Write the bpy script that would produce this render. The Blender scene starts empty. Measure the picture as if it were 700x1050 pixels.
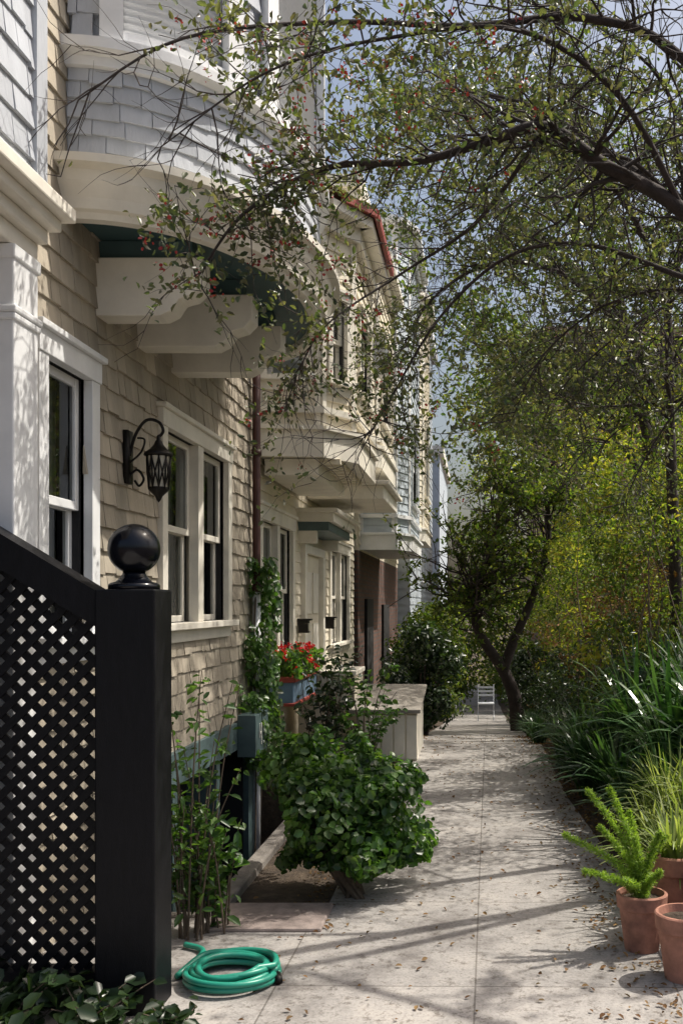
import bpy, math, random
import numpy as np
from mathutils import Vector
random.seed(7); rng=np.random.default_rng(7)
scene=bpy.context.scene
R=math.radians

# ------------------------------------------------------------ materials
MATS={}
def newmat(name):
    m=bpy.data.materials.new(name); m.use_nodes=True; MATS[name]=m
    nt=m.node_tree; b=nt.nodes['Principled BSDF']; return m,nt,b
def ramp(nt,fac,cols):
    r=nt.nodes.new('ShaderNodeValToRGB'); e=r.color_ramp.elements
    while len(e)<len(cols): e.new(0.5)
    for i,(p,c) in enumerate(cols):
        e[i].position=p; e[i].color=(*c,1)
    nt.links.new(fac,r.inputs[0]); return r.outputs[0]
def noise(nt,scale,detail=6,rough=.6,stretch=None):
    tc=nt.nodes.new('ShaderNodeTexCoord'); n=nt.nodes.new('ShaderNodeTexNoise')
    n.inputs['Scale'].default_value=scale; n.inputs['Detail'].default_value=detail; n.inputs['Roughness'].default_value=rough
    if stretch:
        mp=nt.nodes.new('ShaderNodeMapping'); mp.inputs['Scale'].default_value=stretch
        nt.links.new(tc.outputs['Object'],mp.inputs[0]); nt.links.new(mp.outputs[0],n.inputs['Vector'])
    else: nt.links.new(tc.outputs['Object'],n.inputs['Vector'])
    return n.outputs['Fac']
def mixc(nt,fac,a,b,mode='MIX'):
    m=nt.nodes.new('ShaderNodeMix'); m.data_type='RGBA'; m.blend_type=mode
    for s,i in ((fac,0),(a,6),(b,7)):
        if isinstance(s,(int,float)): m.inputs[i].default_value=s
        elif isinstance(s,tuple): m.inputs[i].default_value=(*s,1)
        else: nt.links.new(s,m.inputs[i])
    return m.outputs[2]
def bumpn(nt,b,h,st,dist=.01):
    n=nt.nodes.new('ShaderNodeBump'); n.inputs['Strength'].default_value=st; n.inputs['Distance'].default_value=dist
    nt.links.new(h,n.inputs['Height']); nt.links.new(n.outputs[0],b.inputs['Normal'])
def simple(name,col,rough=.6,var=.25,scale=6,bump=.2,metal=0,stretch=None,island=0,spec=.5):
    m,nt,b=newmat(name)
    f=noise(nt,scale,stretch=stretch)
    lo=tuple(c*(1-var) for c in col); hi=tuple(min(1,c*(1+var*.6)) for c in col)
    c=ramp(nt,f,[(.3,lo),(.7,hi)])
    if island:
        g=nt.nodes.new('ShaderNodeNewGeometry')
        r=ramp(nt,g.outputs['Random Per Island'],[(0,(1-island,)*3),(1,(1,1,1))])
        c=mixc(nt,1.0,c,r,'MULTIPLY')
    nt.links.new(c,b.inputs['Base Color']); b.inputs['Roughness'].default_value=rough; b.inputs['Metallic'].default_value=metal
    b.inputs['Specular IOR Level'].default_value=spec
    if bump: bumpn(nt,b,noise(nt,scale*8,stretch=stretch),bump)
    return m
def leafmat(name,cols,trans=.35,rough=.45,spec=.4,scale=1.2):
    m,nt,b=newmat(name)
    g=nt.nodes.new('ShaderNodeNewGeometry')
    n=len(cols); c=ramp(nt,g.outputs['Random Per Island'],[(i/(n-1),cc) for i,cc in enumerate(cols)])
    f=noise(nt,scale,3); d=ramp(nt,f,[(.35,(.6,.6,.62)),(.65,(1.3,1.25,1.1))])
    c=mixc(nt,1.0,c,d,'MULTIPLY')
    nt.links.new(c,b.inputs['Base Color']); b.inputs['Roughness'].default_value=rough
    b.inputs['Specular IOR Level'].default_value=spec
    t=nt.nodes.new('ShaderNodeBsdfTranslucent'); c2=mixc(nt,1.0,c,(2.2,2.3,.8),'MULTIPLY'); nt.links.new(c2,t.inputs[0])
    mx=nt.nodes.new('ShaderNodeMixShader'); mx.inputs[0].default_value=trans
    nt.links.new(b.outputs[0],mx.inputs[1]); nt.links.new(t.outputs[0],mx.inputs[2])
    nt.links.new(mx.outputs[0],nt.nodes['Material Output'].inputs[0]); return m

simple('shingle_beige',(.50,.44,.35),.85,.28,5,.5,island=.3,stretch=(1,1,.3))
simple('shingle_grey',(.50,.53,.58),.8,.15,5,.4,island=.15,stretch=(1,1,.3))
simple('trim_cream',(.79,.75,.66),.5,.14,4,.1)
simple('trim_white',(.80,.81,.82),.5,.12,4,.1)
simple('clap_cream',(.74,.68,.55),.6,.14,3,.1)
simple('clap_blue',(.48,.54,.60),.6,.15,3,.1)
simple('soffit_green',(.06,.11,.115),.55,.2,3,.1)
simple('green_paint',(.085,.13,.135),.5,.3,5,.15)
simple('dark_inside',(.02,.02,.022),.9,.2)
simple('black_paint',(.006,.006,.008),.5,.4,9,.25,stretch=(6,6,1),spec=.25)
simple('black_gloss',(.004,.005,.009),.2,.3,9,.04,spec=.4)
simple('iron',(.02,.018,.017),.45,.3,20,.2,metal=.6)
simple('pipe_brown',(.07,.025,.02),.5,.2)
simple('red_trim',(.30,.05,.035),.5,.2)
simple('blue_box',(.12,.19,.27),.5,.25)
simple('terracotta',(.42,.20,.14),.85,.5,9,.3)
simple('hose_green',(.02,.26,.18),.35,.15,8,.05)
simple('bark',(.12,.09,.065),.9,.45,12,.8,stretch=(1,1,.3))
simple('bark_dark',(.05,.038,.035),.9,.4,14,.7)
simple('stone_wall',(.22,.20,.18),.9,.4,7,.8)
simple('concrete_wall',(.30,.275,.24),.9,.3,5,.5)
simple('curtain',(.7,.7,.66),.8,.1,5,.1,stretch=(1,12,.2))
simple('blind',(.76,.77,.78),.6,.05)
simple('lamp_glass',(.62,.58,.48),.3,.2,9,.05)
simple('sign_face',(.62,.62,.56),.5,.1)
simple('white_metal',(.6,.62,.65),.4,.08)
simple('tile_pink',(.27,.22,.20),.85,.35,14,.3)
leafmat('leaf_canopy',[(.045,.07,.045),(.07,.10,.05),(.11,.13,.065),(.09,.085,.075),(.14,.155,.10)],.38,.38,.6)
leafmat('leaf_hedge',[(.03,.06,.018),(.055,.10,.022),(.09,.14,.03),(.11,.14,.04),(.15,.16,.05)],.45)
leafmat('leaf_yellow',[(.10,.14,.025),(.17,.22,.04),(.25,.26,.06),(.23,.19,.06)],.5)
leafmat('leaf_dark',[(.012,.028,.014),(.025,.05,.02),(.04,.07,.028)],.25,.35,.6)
leafmat('leaf_bush',[(.025,.06,.015),(.05,.12,.03),(.08,.17,.04),(.13,.21,.07)],.4,.35,.55,scale=5)
leafmat('leaf_strap',[(.02,.06,.022),(.035,.085,.03),(.07,.13,.06)],.25,.28,.7)
leafmat('leaf_stripe',[(.13,.2,.05),(.25,.32,.12),(.4,.45,.25)],.35)
leafmat('leaf_fern',[(.12,.2,.03),(.18,.28,.05),(.22,.32,.08)],.4)
leafmat('leaf_dry',[(.10,.05,.025),(.18,.10,.05),(.26,.17,.09),(.14,.10,.06)],.15,.8,.2)
leafmat('petal_red',[(.45,.012,.02),(.6,.03,.05)],.25)
leafmat('berry_red',[(.30,.02,.03),(.4,.06,.06)],.1)

def glassmat():
    m,nt,b=newmat('glass')
    gl=nt.nodes.new('ShaderNodeBsdfGlossy'); gl.inputs['Roughness'].default_value=.02; gl.inputs[0].default_value=(.9,.93,.95,1)
    tr=nt.nodes.new('ShaderNodeBsdfTransparent'); tr.inputs[0].default_value=(.75,.8,.8,1)
    fr=nt.nodes.new('ShaderNodeFresnel'); fr.inputs[0].default_value=1.9
    bm=noise(nt,3,2); bp=nt.nodes.new('ShaderNodeBump'); bp.inputs['Strength'].default_value=.05; nt.links.new(bm,bp.inputs['Height']); nt.links.new(bp.outputs[0],gl.inputs['Normal'])
    mx=nt.nodes.new('ShaderNodeMixShader'); nt.links.new(fr.outputs[0],mx.inputs[0]); nt.links.new(tr.outputs[0],mx.inputs[1]); nt.links.new(gl.outputs[0],mx.inputs[2])
    nt.links.new(mx.outputs[0],nt.nodes['Material Output'].inputs[0])
glassmat()
def brickmat(name,c1,c2,mortar,bw,bh,ms=.012):
    m,nt,b=newmat(name)
    tc=nt.nodes.new('ShaderNodeTexCoord'); sp=nt.nodes.new('ShaderNodeSeparateXYZ'); cb=nt.nodes.new('ShaderNodeCombineXYZ')
    nt.links.new(tc.outputs['Object'],sp.inputs[0])
    ad=nt.nodes.new('ShaderNodeMath'); nt.links.new(sp.outputs[0],ad.inputs[0]); nt.links.new(sp.outputs[1],ad.inputs[1])
    nt.links.new(ad.outputs[0],cb.inputs[0]); nt.links.new(sp.outputs[2],cb.inputs[1])
    br=nt.nodes.new('ShaderNodeTexBrick'); nt.links.new(cb.outputs[0],br.inputs[0])
    br.inputs['Scale'].default_value=1; br.inputs['Brick Width'].default_value=bw; br.inputs['Row Height'].default_value=bh; br.inputs['Mortar Size'].default_value=ms
    br.inputs['Color1'].default_value=(*c1,1); br.inputs['Color2'].default_value=(*c2,1); br.inputs['Mortar'].default_value=(*mortar,1)
    nt.links.new(br.outputs[0],b.inputs['Base Color']); b.inputs['Roughness'].default_value=.9
    bumpn(nt,b,br.outputs[1],-.5)
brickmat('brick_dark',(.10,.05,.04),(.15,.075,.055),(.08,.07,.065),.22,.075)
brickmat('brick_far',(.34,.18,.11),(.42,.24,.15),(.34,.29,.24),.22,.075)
def pavemat():
    m,nt,b=newmat('concrete_path')
    tc=nt.nodes.new('ShaderNodeTexCoord')
    mp=nt.nodes.new('ShaderNodeMapping'); mp.inputs['Location'].default_value=(.06,.55,0); mp.inputs['Rotation'].default_value=(0,0,.012); nt.links.new(tc.outputs['Object'],mp.inputs[0])
    br=nt.nodes.new('ShaderNodeTexBrick'); nt.links.new(mp.outputs[0],br.inputs[0]); br.offset=0
    br.inputs['Scale'].default_value=1; br.inputs['Brick Width'].default_value=.83; br.inputs['Row Height'].default_value=1.15; br.inputs['Mortar Size'].default_value=.004
    br.inputs['Color1'].default_value=(.40,.38,.36,1); br.inputs['Color2'].default_value=(.34,.325,.31,1); br.inputs['Mortar'].default_value=(.19,.175,.16,1)
    big=ramp(nt,noise(nt,1.8,9,.75),[(.3,(.40,.38,.37)),(.5,(.85,.85,.85)),(.75,(1.2,1.17,1.13))])
    fine=ramp(nt,noise(nt,70,4,.7),[(.25,(.6,.58,.57)),(.5,(1,1,1)),(.8,(1.18,1.15,1.12))])
    c=mixc(nt,1,mixc(nt,1,br.outputs[0],big,'MULTIPLY'),fine,'MULTIPLY')
    sp=ramp(nt,noise(nt,22,3,.8),[(.55,(1,1,1)),(.65,(.48,.45,.42))])
    c=mixc(nt,.85,c,sp,'MULTIPLY')
    nt.links.new(c,b.inputs['Base Color']); b.inputs['Roughness'].default_value=.85
    bumpn(nt,b,noise(nt,60,5,.7),.4,.006)
pavemat()
def soilmat():
    m,nt,b=newmat('soil')
    c=ramp(nt,noise(nt,9,8,.7),[(.3,(.035,.025,.018)),(.55,(.09,.065,.045)),(.75,(.17,.13,.09))])
    nt.links.new(c,b.inputs['Base Color']); b.inputs['Roughness'].default_value=.95; bumpn(nt,b,noise(nt,40,6,.7),.9,.03)
soilmat()

# ------------------------------------------------------------ mesh builder
def empty(name):
    o=bpy.data.objects.new(name,None); scene.collection.objects.link(o); return o
class MB:
    def __init__(s): s.v=[];s.f=[];s.m=[];s.mn=[]
    def add(s,v,f,mat):
        if mat not in s.mn: s.mn.append(mat)
        k=len(s.v); mi=s.mn.index(mat); s.v.extend([tuple(p) for p in v])
        for q in f: s.f.append([i+k for i in q]); s.m.append(mi)
    def box(s,x0,x1,y0,y1,z0,z1,mat):
        s.add([(x0,y0,z0),(x1,y0,z0),(x1,y1,z0),(x0,y1,z0),(x0,y0,z1),(x1,y0,z1),(x1,y1,z1),(x0,y1,z1)],
              [(0,3,2,1),(4,5,6,7),(0,1,5,4),(1,2,6,5),(2,3,7,6),(3,0,4,7)],mat)
    def fbox(s,F,u0,u1,w0,w1,z0,z1,mat):
        vs=[F(u,w,z) for z in (z0,z1) for u,w in ((u0,w0),(u1,w0),(u1,w1),(u0,w1))]
        s.add(vs,[(0,3,2,1),(4,5,6,7),(0,1,5,4),(1,2,6,5),(2,3,7,6),(3,0,4,7)],mat)
    def tube(s,pts,rad,mat,sides=6,cap=True):
        n=len(pts); P=[Vector(p) for p in pts]; vs=[];fs=[]; ref=None
        for i in range(n):
            t=(P[min(i+1,n-1)]-P[max(i-1,0)]); 
            if t.length<1e-9: t=Vector((0,0,1))
            t.normalize()
            if ref is None: ref=Vector((0,0,1)) if abs(t.z)<.9 else Vector((1,0,0))
            a=ref-t*ref.dot(t)
            if a.length<1e-5: a=t.orthogonal()
            a.normalize(); ref=a; b=t.cross(a); r=rad[i] if hasattr(rad,'__len__') else rad
            for k in range(sides):
                an=2*math.pi*k/sides; vs.append(P[i]+a*(r*math.cos(an))+b*(r*math.sin(an)))
        for i in range(n-1):
            for k in range(sides):
                k2=(k+1)%sides; fs.append((i*sides+k,i*sides+k2,(i+1)*sides+k2,(i+1)*sides+k))
        if cap: fs.append(tuple(range(sides))[::-1]); fs.append(tuple((n-1)*sides+k for k in range(sides)))
        s.add(vs,fs,mat)
    def lathe(s,c,prof,mat,n=28):
        vs=[];fs=[]
        for r,z in prof:
            for k in range(n):
                a=2*math.pi*k/n; vs.append((c[0]+r*math.cos(a),c[1]+r*math.sin(a),c[2]+z))
        for i in range(len(prof)-1):
            for k in range(n):
                k2=(k+1)%n; fs.append((i*n+k,i*n+k2,(i+1)*n+k2,(i+1)*n+k))
        s.add(vs,fs,mat)
    def obj(s,name,parent=None,bevel=0,smooth=False):
        me=bpy.data.meshes.new(name); me.from_pydata(s.v,[],s.f)
        for m in s.mn: me.materials.append(MATS[m])
        me.polygons.foreach_set('material_index',s.m)
        if smooth: me.polygons.foreach_set('use_smooth',[True]*len(me.polygons))
        me.update(); o=bpy.data.objects.new(name,me); scene.collection.objects.link(o)
        if parent: o.parent=parent
        if bevel:
            b=o.modifiers.new('b','BEVEL'); b.width=bevel; b.segments=2; b.limit_method='ANGLE'
        return o
def frame(p0,p1):
    p0=Vector(p0);p1=Vector(p1); u=(p1-p0).normalized(); n=Vector((u.y,-u.x)) # outward to the right of travel
    return (lambda a,w,z:(p0.x+u.x*a+n.x*w,p0.y+u.y*a+n.y*w,z)), (p1-p0).length
def xframe(X): return lambda u,w,z:(X+w,u,z)

def sheet_holes(mb,F,u0,u1,z0,z1,holes,mat,w=0):
    us=sorted(set([u0,u1]+[h[i] for h in holes for i in (0,1)])); zs=sorted(set([z0,z1]+[h[i] for h in holes for i in (2,3)]))
    for a,b in zip(us,us[1:]):
        for c,d in zip(zs,zs[1:]):
            m=((a+b)/2,(c+d)/2)
            if any(h[0]<m[0]<h[1] and h[2]<m[1]<h[3] for h in holes): continue
            mb.add([F(a,w,c),F(b,w,c),F(b,w,d),F(a,w,d)],[(0,1,2,3)],mat)
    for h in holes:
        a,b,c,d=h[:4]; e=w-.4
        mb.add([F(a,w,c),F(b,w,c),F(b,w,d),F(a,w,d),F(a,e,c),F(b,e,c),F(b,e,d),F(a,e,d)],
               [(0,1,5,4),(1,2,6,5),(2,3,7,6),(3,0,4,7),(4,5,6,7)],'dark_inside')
def shingles(mb,G,u0,u1,z0,z1,holes,mat,ex=.125,wid=(.09,.19)):
    z=z0
    while z<z1:
        u=u0-random.random()*.1
        zt=min(z+ex*1.12,z1)
        while u<u1:
            w=random.uniform(*wid); a=max(u,u0); b=min(u+w-.004,u1); u+=w
            if b-a<.02: continue
            m=((a+b)/2,(z+zt)/2)
            if any(h[0]<m[0]<h[1] and h[2]<m[1]<h[3] for h in holes): continue
            j=random.uniform(-.008,.008); t=random.uniform(.014,.024)
            mb.add([G(a,t,z+j),G(b,t,z+j),G(b,.003,zt),G(a,.003,zt),G(a,0,z+j),G(b,0,z+j)],[(0,1,2,3),(4,5,1,0),(4,0,3),(1,5,2)],mat)
        z+=ex
def clap(mb,F,u0,u1,z0,z1,holes,mat,ex=.12):
    z=z0
    while z<z1-.01:
        zt=min(z+ex,z1); cuts=[(u0,u1)]
        for h in holes:
            if h[2]<(z+zt)/2<h[3]:
                nc=[]
                for a,b in cuts:
                    if h[1]<=a or h[0]>=b: nc.append((a,b)); continue
                    if h[0]>a: nc.append((a,h[0]))
                    if h[1]<b: nc.append((h[1],b))
                cuts=nc
        for a,b in cuts:
            mb.add([F(a,.02,z),F(b,.02,z),F(b,.004,zt),F(a,.004,zt),F(a,0,z),F(b,0,z)],[(0,1,2,3),(4,5,1,0)],mat)
        z+=ex
def window(mb,F,u0,u1,z0,z1,trim='trim_cream',n=2,tw=.1,curt=True,blind=False,mull=.09):
    mb.fbox(F,u0-tw,u0,-.02,.045,z0,z1,trim); mb.fbox(F,u1,u1+tw,-.02,.045,z0,z1,trim)
    mb.fbox(F,u0-tw-.01,u1+tw+.01,-.02,.052,z1,z1+tw*1.1,trim)
    mb.fbox(F,u0-tw-.03,u1+tw+.03,-.02,.075,z1+tw*1.1,z1+tw*1.1+.03,trim)
    mb.fbox(F,u0-tw-.03,u1+tw+.03,-.02,.095,z0-.045,z0,trim)
    mb.fbox(F,u0-tw,u1+tw,-.02,.035,z0-.13,z0-.045,trim)
    W=(u1-u0-(n-1)*mull)/n
    for i in range(n):
        a=u0+i*(W+mull); b=a+W
        if i<n-1: mb.fbox(F,b,b+mull,-.03,.04,z0,z1,trim)
        zm=(z0+z1)/2; s=.045
        for (c,d,w) in ((z0,zm+.02,-.075),(zm-.02,z1,-.04)):
            mb.fbox(F,a,a+s,w-.015,w+.015,c,d,trim); mb.fbox(F,b-s,b,w-.015,w+.015,c,d,trim)
            mb.fbox(F,a+s,b-s,w-.014,w+.014,c,c+s,trim); mb.fbox(F,a+s,b-s,w-.014,w+.014,d-s,d,trim)
            mb.add([F(a+s,w,c+s),F(b-s,w,c+s),F(b-s,w,d-s),F(a+s,w,d-s)],[(0,1,2,3)],'glass')
        if blind:
            z=z0+.03
            while z<z1-.03:
                mb.add([F(a+.02,-.12,z),F(b-.02,-.12,z),F(b-.02,-.095,z+.035),F(a+.02,-.095,z+.035)],[(0,1,2,3)],'blind'); z+=.04
        elif curt:
            for (ca,cb) in ((a,a+W*.22),(b-W*.3,b)):
                k=14; vs=[];fs=[]
                for q in range(k+1):
                    uu=ca+(cb-ca)*q/k; ww=-.16+.018*math.sin(q*1.9)
                    vs+= [F(uu,ww,z0),F(uu,ww,z1)]
                for q in range(k): fs.append((2*q,2*q+2,2*q+3,2*q+1))
                mb.add(vs,fs,'curtain')

# ------------------------------------------------------------ leaves
def unit(a): return a/np.maximum(np.linalg.norm(a,axis=1,keepdims=True),1e-9)
def leaf_obj(name,P,size,mat,parent=None,N=None,spread=.8,aspect=.5,var=.35,U=None,fold=.12):
    P=np.asarray(P,float); n=len(P)
    if n==0: return
    rn=rng.normal(size=(n,3))
    nn=unit(rn) if N is None else unit(np.asarray(N)+rn*spread)
    uu=rng.normal(size=(n,3)) if U is None else np.asarray(U)+rng.normal(size=(n,3))*.35
    if U is None: uu[:,2]-=.4
    uu=unit(uu-nn*np.sum(uu*nn,axis=1,keepdims=True)); vv=np.cross(nn,uu)
    L=size*(1+rng.uniform(-var,var,size=(n,1))); W=L*aspect
    V=np.empty((n,6,3))
    V[:,0]=P-uu*L*.5; V[:,3]=P+uu*L*.5-nn*L*.1
    V[:,1]=P-uu*L*.18+vv*W*.45+nn*L*fold; V[:,2]=P+uu*L*.2+vv*W*.4+nn*L*fold
    V[:,5]=P-uu*L*.18-vv*W*.45+nn*L*fold; V[:,4]=P+uu*L*.2-vv*W*.4+nn*L*fold
    base=np.arange(n)[:,None]*6
    F=np.concatenate([base+np.array([0,1,2,3]),base+np.array([0,3,4,5])],axis=1).reshape(-1)
    me=bpy.data.meshes.new(name); me.vertices.add(n*6); me.vertices.foreach_set('co',V.reshape(-1))
    me.loops.add(len(F)); me.loops.foreach_set('vertex_index',F.astype(np.int32))
    me.polygons.add(n*2); me.polygons.foreach_set('loop_start',np.arange(n*2,dtype=np.int32)*4); me.polygons.foreach_set('loop_total',np.full(n*2,4,dtype=np.int32))
    me.update(calc_edges=True); me.validate(); me.materials.append(MATS[mat])
    o=bpy.data.objects.new(name,me); scene.collection.objects.link(o)
    if parent: o.parent=parent
    return o
def clump_pts(C,r,n,flat=.75):
    d=unit(rng.normal(size=(n,3))); rr=r*np.power(rng.uniform(.12,1,size=(n,1)),.45)
    p=d*rr; p[:,2]*=flat
    return np.asarray(C)+p, d
def msk(p,thr):
    return math.sin(p.x*4.1+1.3*math.sin(p.z*3))+math.sin(p.y*3.7+p.z*2.7)+math.sin(p.z*5.3+p.x*1.9)>thr
KID=.8; THR=-.1
def grow(mb,LP,p,d,L,r,depth,droop,leafn,mat='bark_dark',lim=None):
    n=5; pts=[p.copy()]; rad=[r]
    for i in range(n):
        d=(d+Vector(rng.normal(size=3))*.2+Vector((0,0,droop))).normalized()
        p=p+d*(L/n); 
        if lim and not lim(p): break
        pts.append(p.copy()); rad.append(r*(1-.75*(i+1)/n))
        if depth>0:
            for _ in range(int(KID)+(random.random()<KID-int(KID))):
                s=Vector(rng.normal(size=3)); cd=(d*.7+s*.55).normalized()
                grow(mb,LP,p.copy(),cd,L*random.uniform(.45,.75),r*.5,depth-1,droop,leafn,mat,lim)
        elif msk(p,THR):
            for _ in range(leafn):
                LP.append(tuple(p+Vector(rng.normal(size=3))*.03))
    if len(pts)>1: mb.tube(pts,rad,mat,sides=4 if r<.01 else 6,cap=False)

def spline(pts,k=5):
    P=[Vector(p) for p in pts]; out=[]
    for i in range(len(P)-1):
        a=P[max(i-1,0)];b=P[i];c=P[i+1];d=P[min(i+2,len(P)-1)]
        for j in range(k):
            t=j/k; out.append(.5*((2*b)+(c-a)*t+(2*a-5*b+4*c-d)*t*t+(3*b-a-3*c+d)*t**3))
    out.append(P[-1]); return out

# ------------------------------------------------------------ ground
def base(y):
    if y<11: return 0
    if y<25: return -.1*(y-11)
    if y<35: return -1.4-.06*(y-25)
    return -2.0
def gz(x,y):
    z=base(y)
    if x>.95: z+=.38*(min(x,6)-.95)
    if -6<x<-1.352 and 4.962<y<8.69: z=-1.2
    return z
xs=[-400,-60,-12,-6.01,-6,-3,-2,-1.36,-1.35,-.8,0,.9,.95]+[1.2+.4*i for i in range(13)]+[8,14,60,400]
ys=[-400,-40,-5,0,2,4,4.96,4.965,6,7.5,8.685,8.69,9.5,11]+[12+i for i in range(24)]+[40,50,80,150,500]
mb=MB(); vs=[];fs=[]
for y in ys:
    for x in xs:
        j=0
        if 1.1<x<7 and 2<y<40: j=random.uniform(-.05,.05)
        vs.append((x,y,gz(x,y)+j-.0))
nx=len(xs)
for j in range(len(ys)-1):
    for i in range(nx-1): fs.append((j*nx+i,j*nx+i+1,(j+1)*nx+i+1,(j+1)*nx+i))
mb.add(vs,fs,'soil'); mb.obj('ground')
mb=MB()
yl=[4.962]+[6,8,10,11,13,15,17,19,21,23,25,27,29,31,33,35,45]
vs=[];fs=[]
for y in yl:
    w=random.uniform(-.02,.02); xr=.86 if y<7 else .74
    vs+=[(-.78+w,y,base(y)+.012),(xr+w,y,base(y)+.012)]
for i in range(len(yl)-1): fs.append((2*i,2*i+1,2*i+3,2*i+2))
mb.add(vs,fs,'concrete_path')
mb.add([(-3,-4,.012),(.88,-4,.012),(.88,4.962,.012),(-3,4.962,.012)],[(0,1,2,3)],'concrete_path')
mb.obj('path')
mb=MB()
mb.box(-2.0,-1.352,4.93,4.99,-1.25,.03,'stone_wall')
mb.box(-1.40,-1.30,4.99,8.69,-1.25,.05,'stone_wall')
mb.box(-2.6,-.82,8.69,8.85,-1.3,.06,'stone_wall')
mb.obj('retaining_wall',bevel=.012)
mb=MB()
mb.box(-1.35,-.76,4.72,5.14,-.1,.03,'tile_pink'); mb.obj('paving_slab',bevel=.01)

# ------------------------------------------------------------ house 1 (shingled)
H1=empty('shingled_house')
XW=-2.0; F=xframe(XW)
holes=[(4.45,4.95,1.45,2.74),(6.16,7.66,1.48,2.72)]
gar=(5.3,8.3,-1.2,.42)
mb=MB(); sheet_holes(mb,F,4.0,8.62,-1.25,7.5,holes+[gar],'shingle_beige')
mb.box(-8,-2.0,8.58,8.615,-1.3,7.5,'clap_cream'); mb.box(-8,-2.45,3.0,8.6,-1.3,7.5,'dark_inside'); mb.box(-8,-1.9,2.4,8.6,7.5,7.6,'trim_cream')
mb.obj('wall_core',H1)
mb=MB(); hh=[(h[0]-.05,h[1]+.05,h[2]-.05,h[3]+.05) for h in holes]
shingles(mb,F,4.0,8.6,.64,7.4,hh,'shingle_beige'); shingles(mb,F,4.0,5.2,0,.64,[],'shingle_beige')
mb.obj('wall_shingles',H1)
mb=MB()
window(mb,F,*holes[0],trim='trim_white',n=1,mull=.1); window(mb,F,*holes[1],trim='trim_cream',n=2,mull=.13)
mb.obj('windows',H1,bevel=.004)
mb=MB()
mb.fbox(F,5.15,8.5,0,.05,.42,.64,'green_paint'); mb.fbox(F,5.15,5.3,0,.05,-1.2,.42,'green_paint'); mb.fbox(F,8.3,8.5,0,.05,-1.2,.42,'green_paint')
mb.fbox(F,7.35,7.45,-.2,.03,-1.2,.42,'green_paint'); mb.fbox(F,6.3,6.4,-.2,.03,-1.2,.42,'green_paint')
mb.fbox(F,5.3,6.3,-.25,-.21,-1.2,.42,'green_paint')
for i in range(4): mb.fbox(F,5.4,6.2,-.21,-.195,-1.1+.38*i,-.82+.38*i,'green_paint')
mb.fbox(F,7.9,8.36,.05,.2,.36,.70,'green_paint')
for (a,b,c,d) in ((8.02,8.04,.50,.62),(8.02,8.10,.53,.55),(8.08,8.10,.44,.62),(8.16,8.24,.60,.62),(8.16,8.24,.53,.55),(8.16,8.24,.44,.46),(8.22,8.24,.46,.53),(8.16,8.18,.55,.6)):
    mb.fbox(F,a,b,.2,.208,c,d,'sign_face')
mb.obj('garage_front',H1,bevel=.006)
mb=MB()
mb.box(-2.3,-1.88,2.4,4.17,3.06,3.14,'trim_cream'); mb.box(-2.3,-1.84,2.4,4.18,3.14,3.20,'trim_cream')
mb.box(-2.3,-1.79,2.4,4.20,3.20,3.25,'trim_cream'); mb.box(-2.3,-1.74,2.4,4.23,3.25,3.31,'trim_cream')
mb.box(-2.16,-1.87,3.93,4.15,0,3.06,'trim_white'); mb.box(-2.175,-1.855,3.915,4.165,2.78,2.81,'trim_white'); mb.box(-2.17,-1.86,3.92,4.16,2.75,2.78,'trim_white'); mb.box(-2.17,-1.86,3.92,4.16,3.0,3.058,'trim_white')
mb.box(-8,-2.3,2.4,4.0,3.1,3.2,'trim_cream')
mb.box(-2.6,-2.3,4.1,4.16,0,3.06,'trim_white')
mb.obj('porch_entablature',H1,bevel=.008)
mb=MB(); mb.box(-2.4,-1.87,2.4,4.15,3.31,7.5,'shingle_grey'); mb.obj('upper_wall',H1)
mb=MB(); G=xframe(-1.87); shingles(mb,G,2.4,4.07,3.32,7.4,[],'shingle_grey',ex=.13)
mb.fbox(G,4.07,4.17,0,.03,3.31,7.5,'shingle_grey'); mb.obj('upper_shingles',H1)
BC,BA,BB=6.17,1.45,.95; ne=2.08
def bay(t,off=0):
    c,s=math.cos(t),math.sin(t)
    y=BC-(BA+off)*math.copysign(abs(c)**(2/ne),c); x=XW+(BB+off)*abs(s)**(2/ne); return x,y
NT=72; T=[math.pi*i/NT for i in range(NT+1)]
def sweep(mb,prof,mat,ta=0,tb=NT):
    vs=[];fs=[];n=len(prof); idx=range(ta,tb+1)
    for i in idx:
        for o,z in prof:
            x,y=bay(T[i],o); vs.append((x,y,z))
    m=len(idx)
    for i in range(m-1):
        for k in range(n-1): fs.append((i*n+k,(i+1)*n+k,(i+1)*n+k+1,i*n+k+1))
    mb.add(vs,fs,mat)
mb=MB()
sweep(mb,[(-.05,3.54),(-.05,3.48),(-.03,3.46),(.03,3.46),(.04,3.49),(.06,3.50),(.07,3.55),(.10,3.62),(.105,3.67),(.15,3.69),(.15,3.73),(.03,3.76),(.0,3.80)],'trim_cream')
sweep(mb,[(0,4.20),(.03,4.205),(.03,4.25),(.08,4.27),(.08,4.32),(.0,4.34)],'trim_white')
sweep(mb,[(0,6.2),(.04,6.2),(.04,6.35),(0,6.35)],'trim_white')
mb.obj('bay_cornice',H1,smooth=False)
mb=MB(); sweep(mb,[(0,3.7),(0,4.34)],'shingle_grey'); sweep(mb,[(-.03,4.32),(-.03,6.3)],'shingle_grey'); sweep(mb,[(0,6.3),(0,7.5)],'shingle_grey')
mb.obj('bay_core',H1)
pts=[bay(t) for t in T]; cum=[0]
for a,b in zip(pts,pts[1:]): cum.append(cum[-1]+math.dist(a,b))
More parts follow.
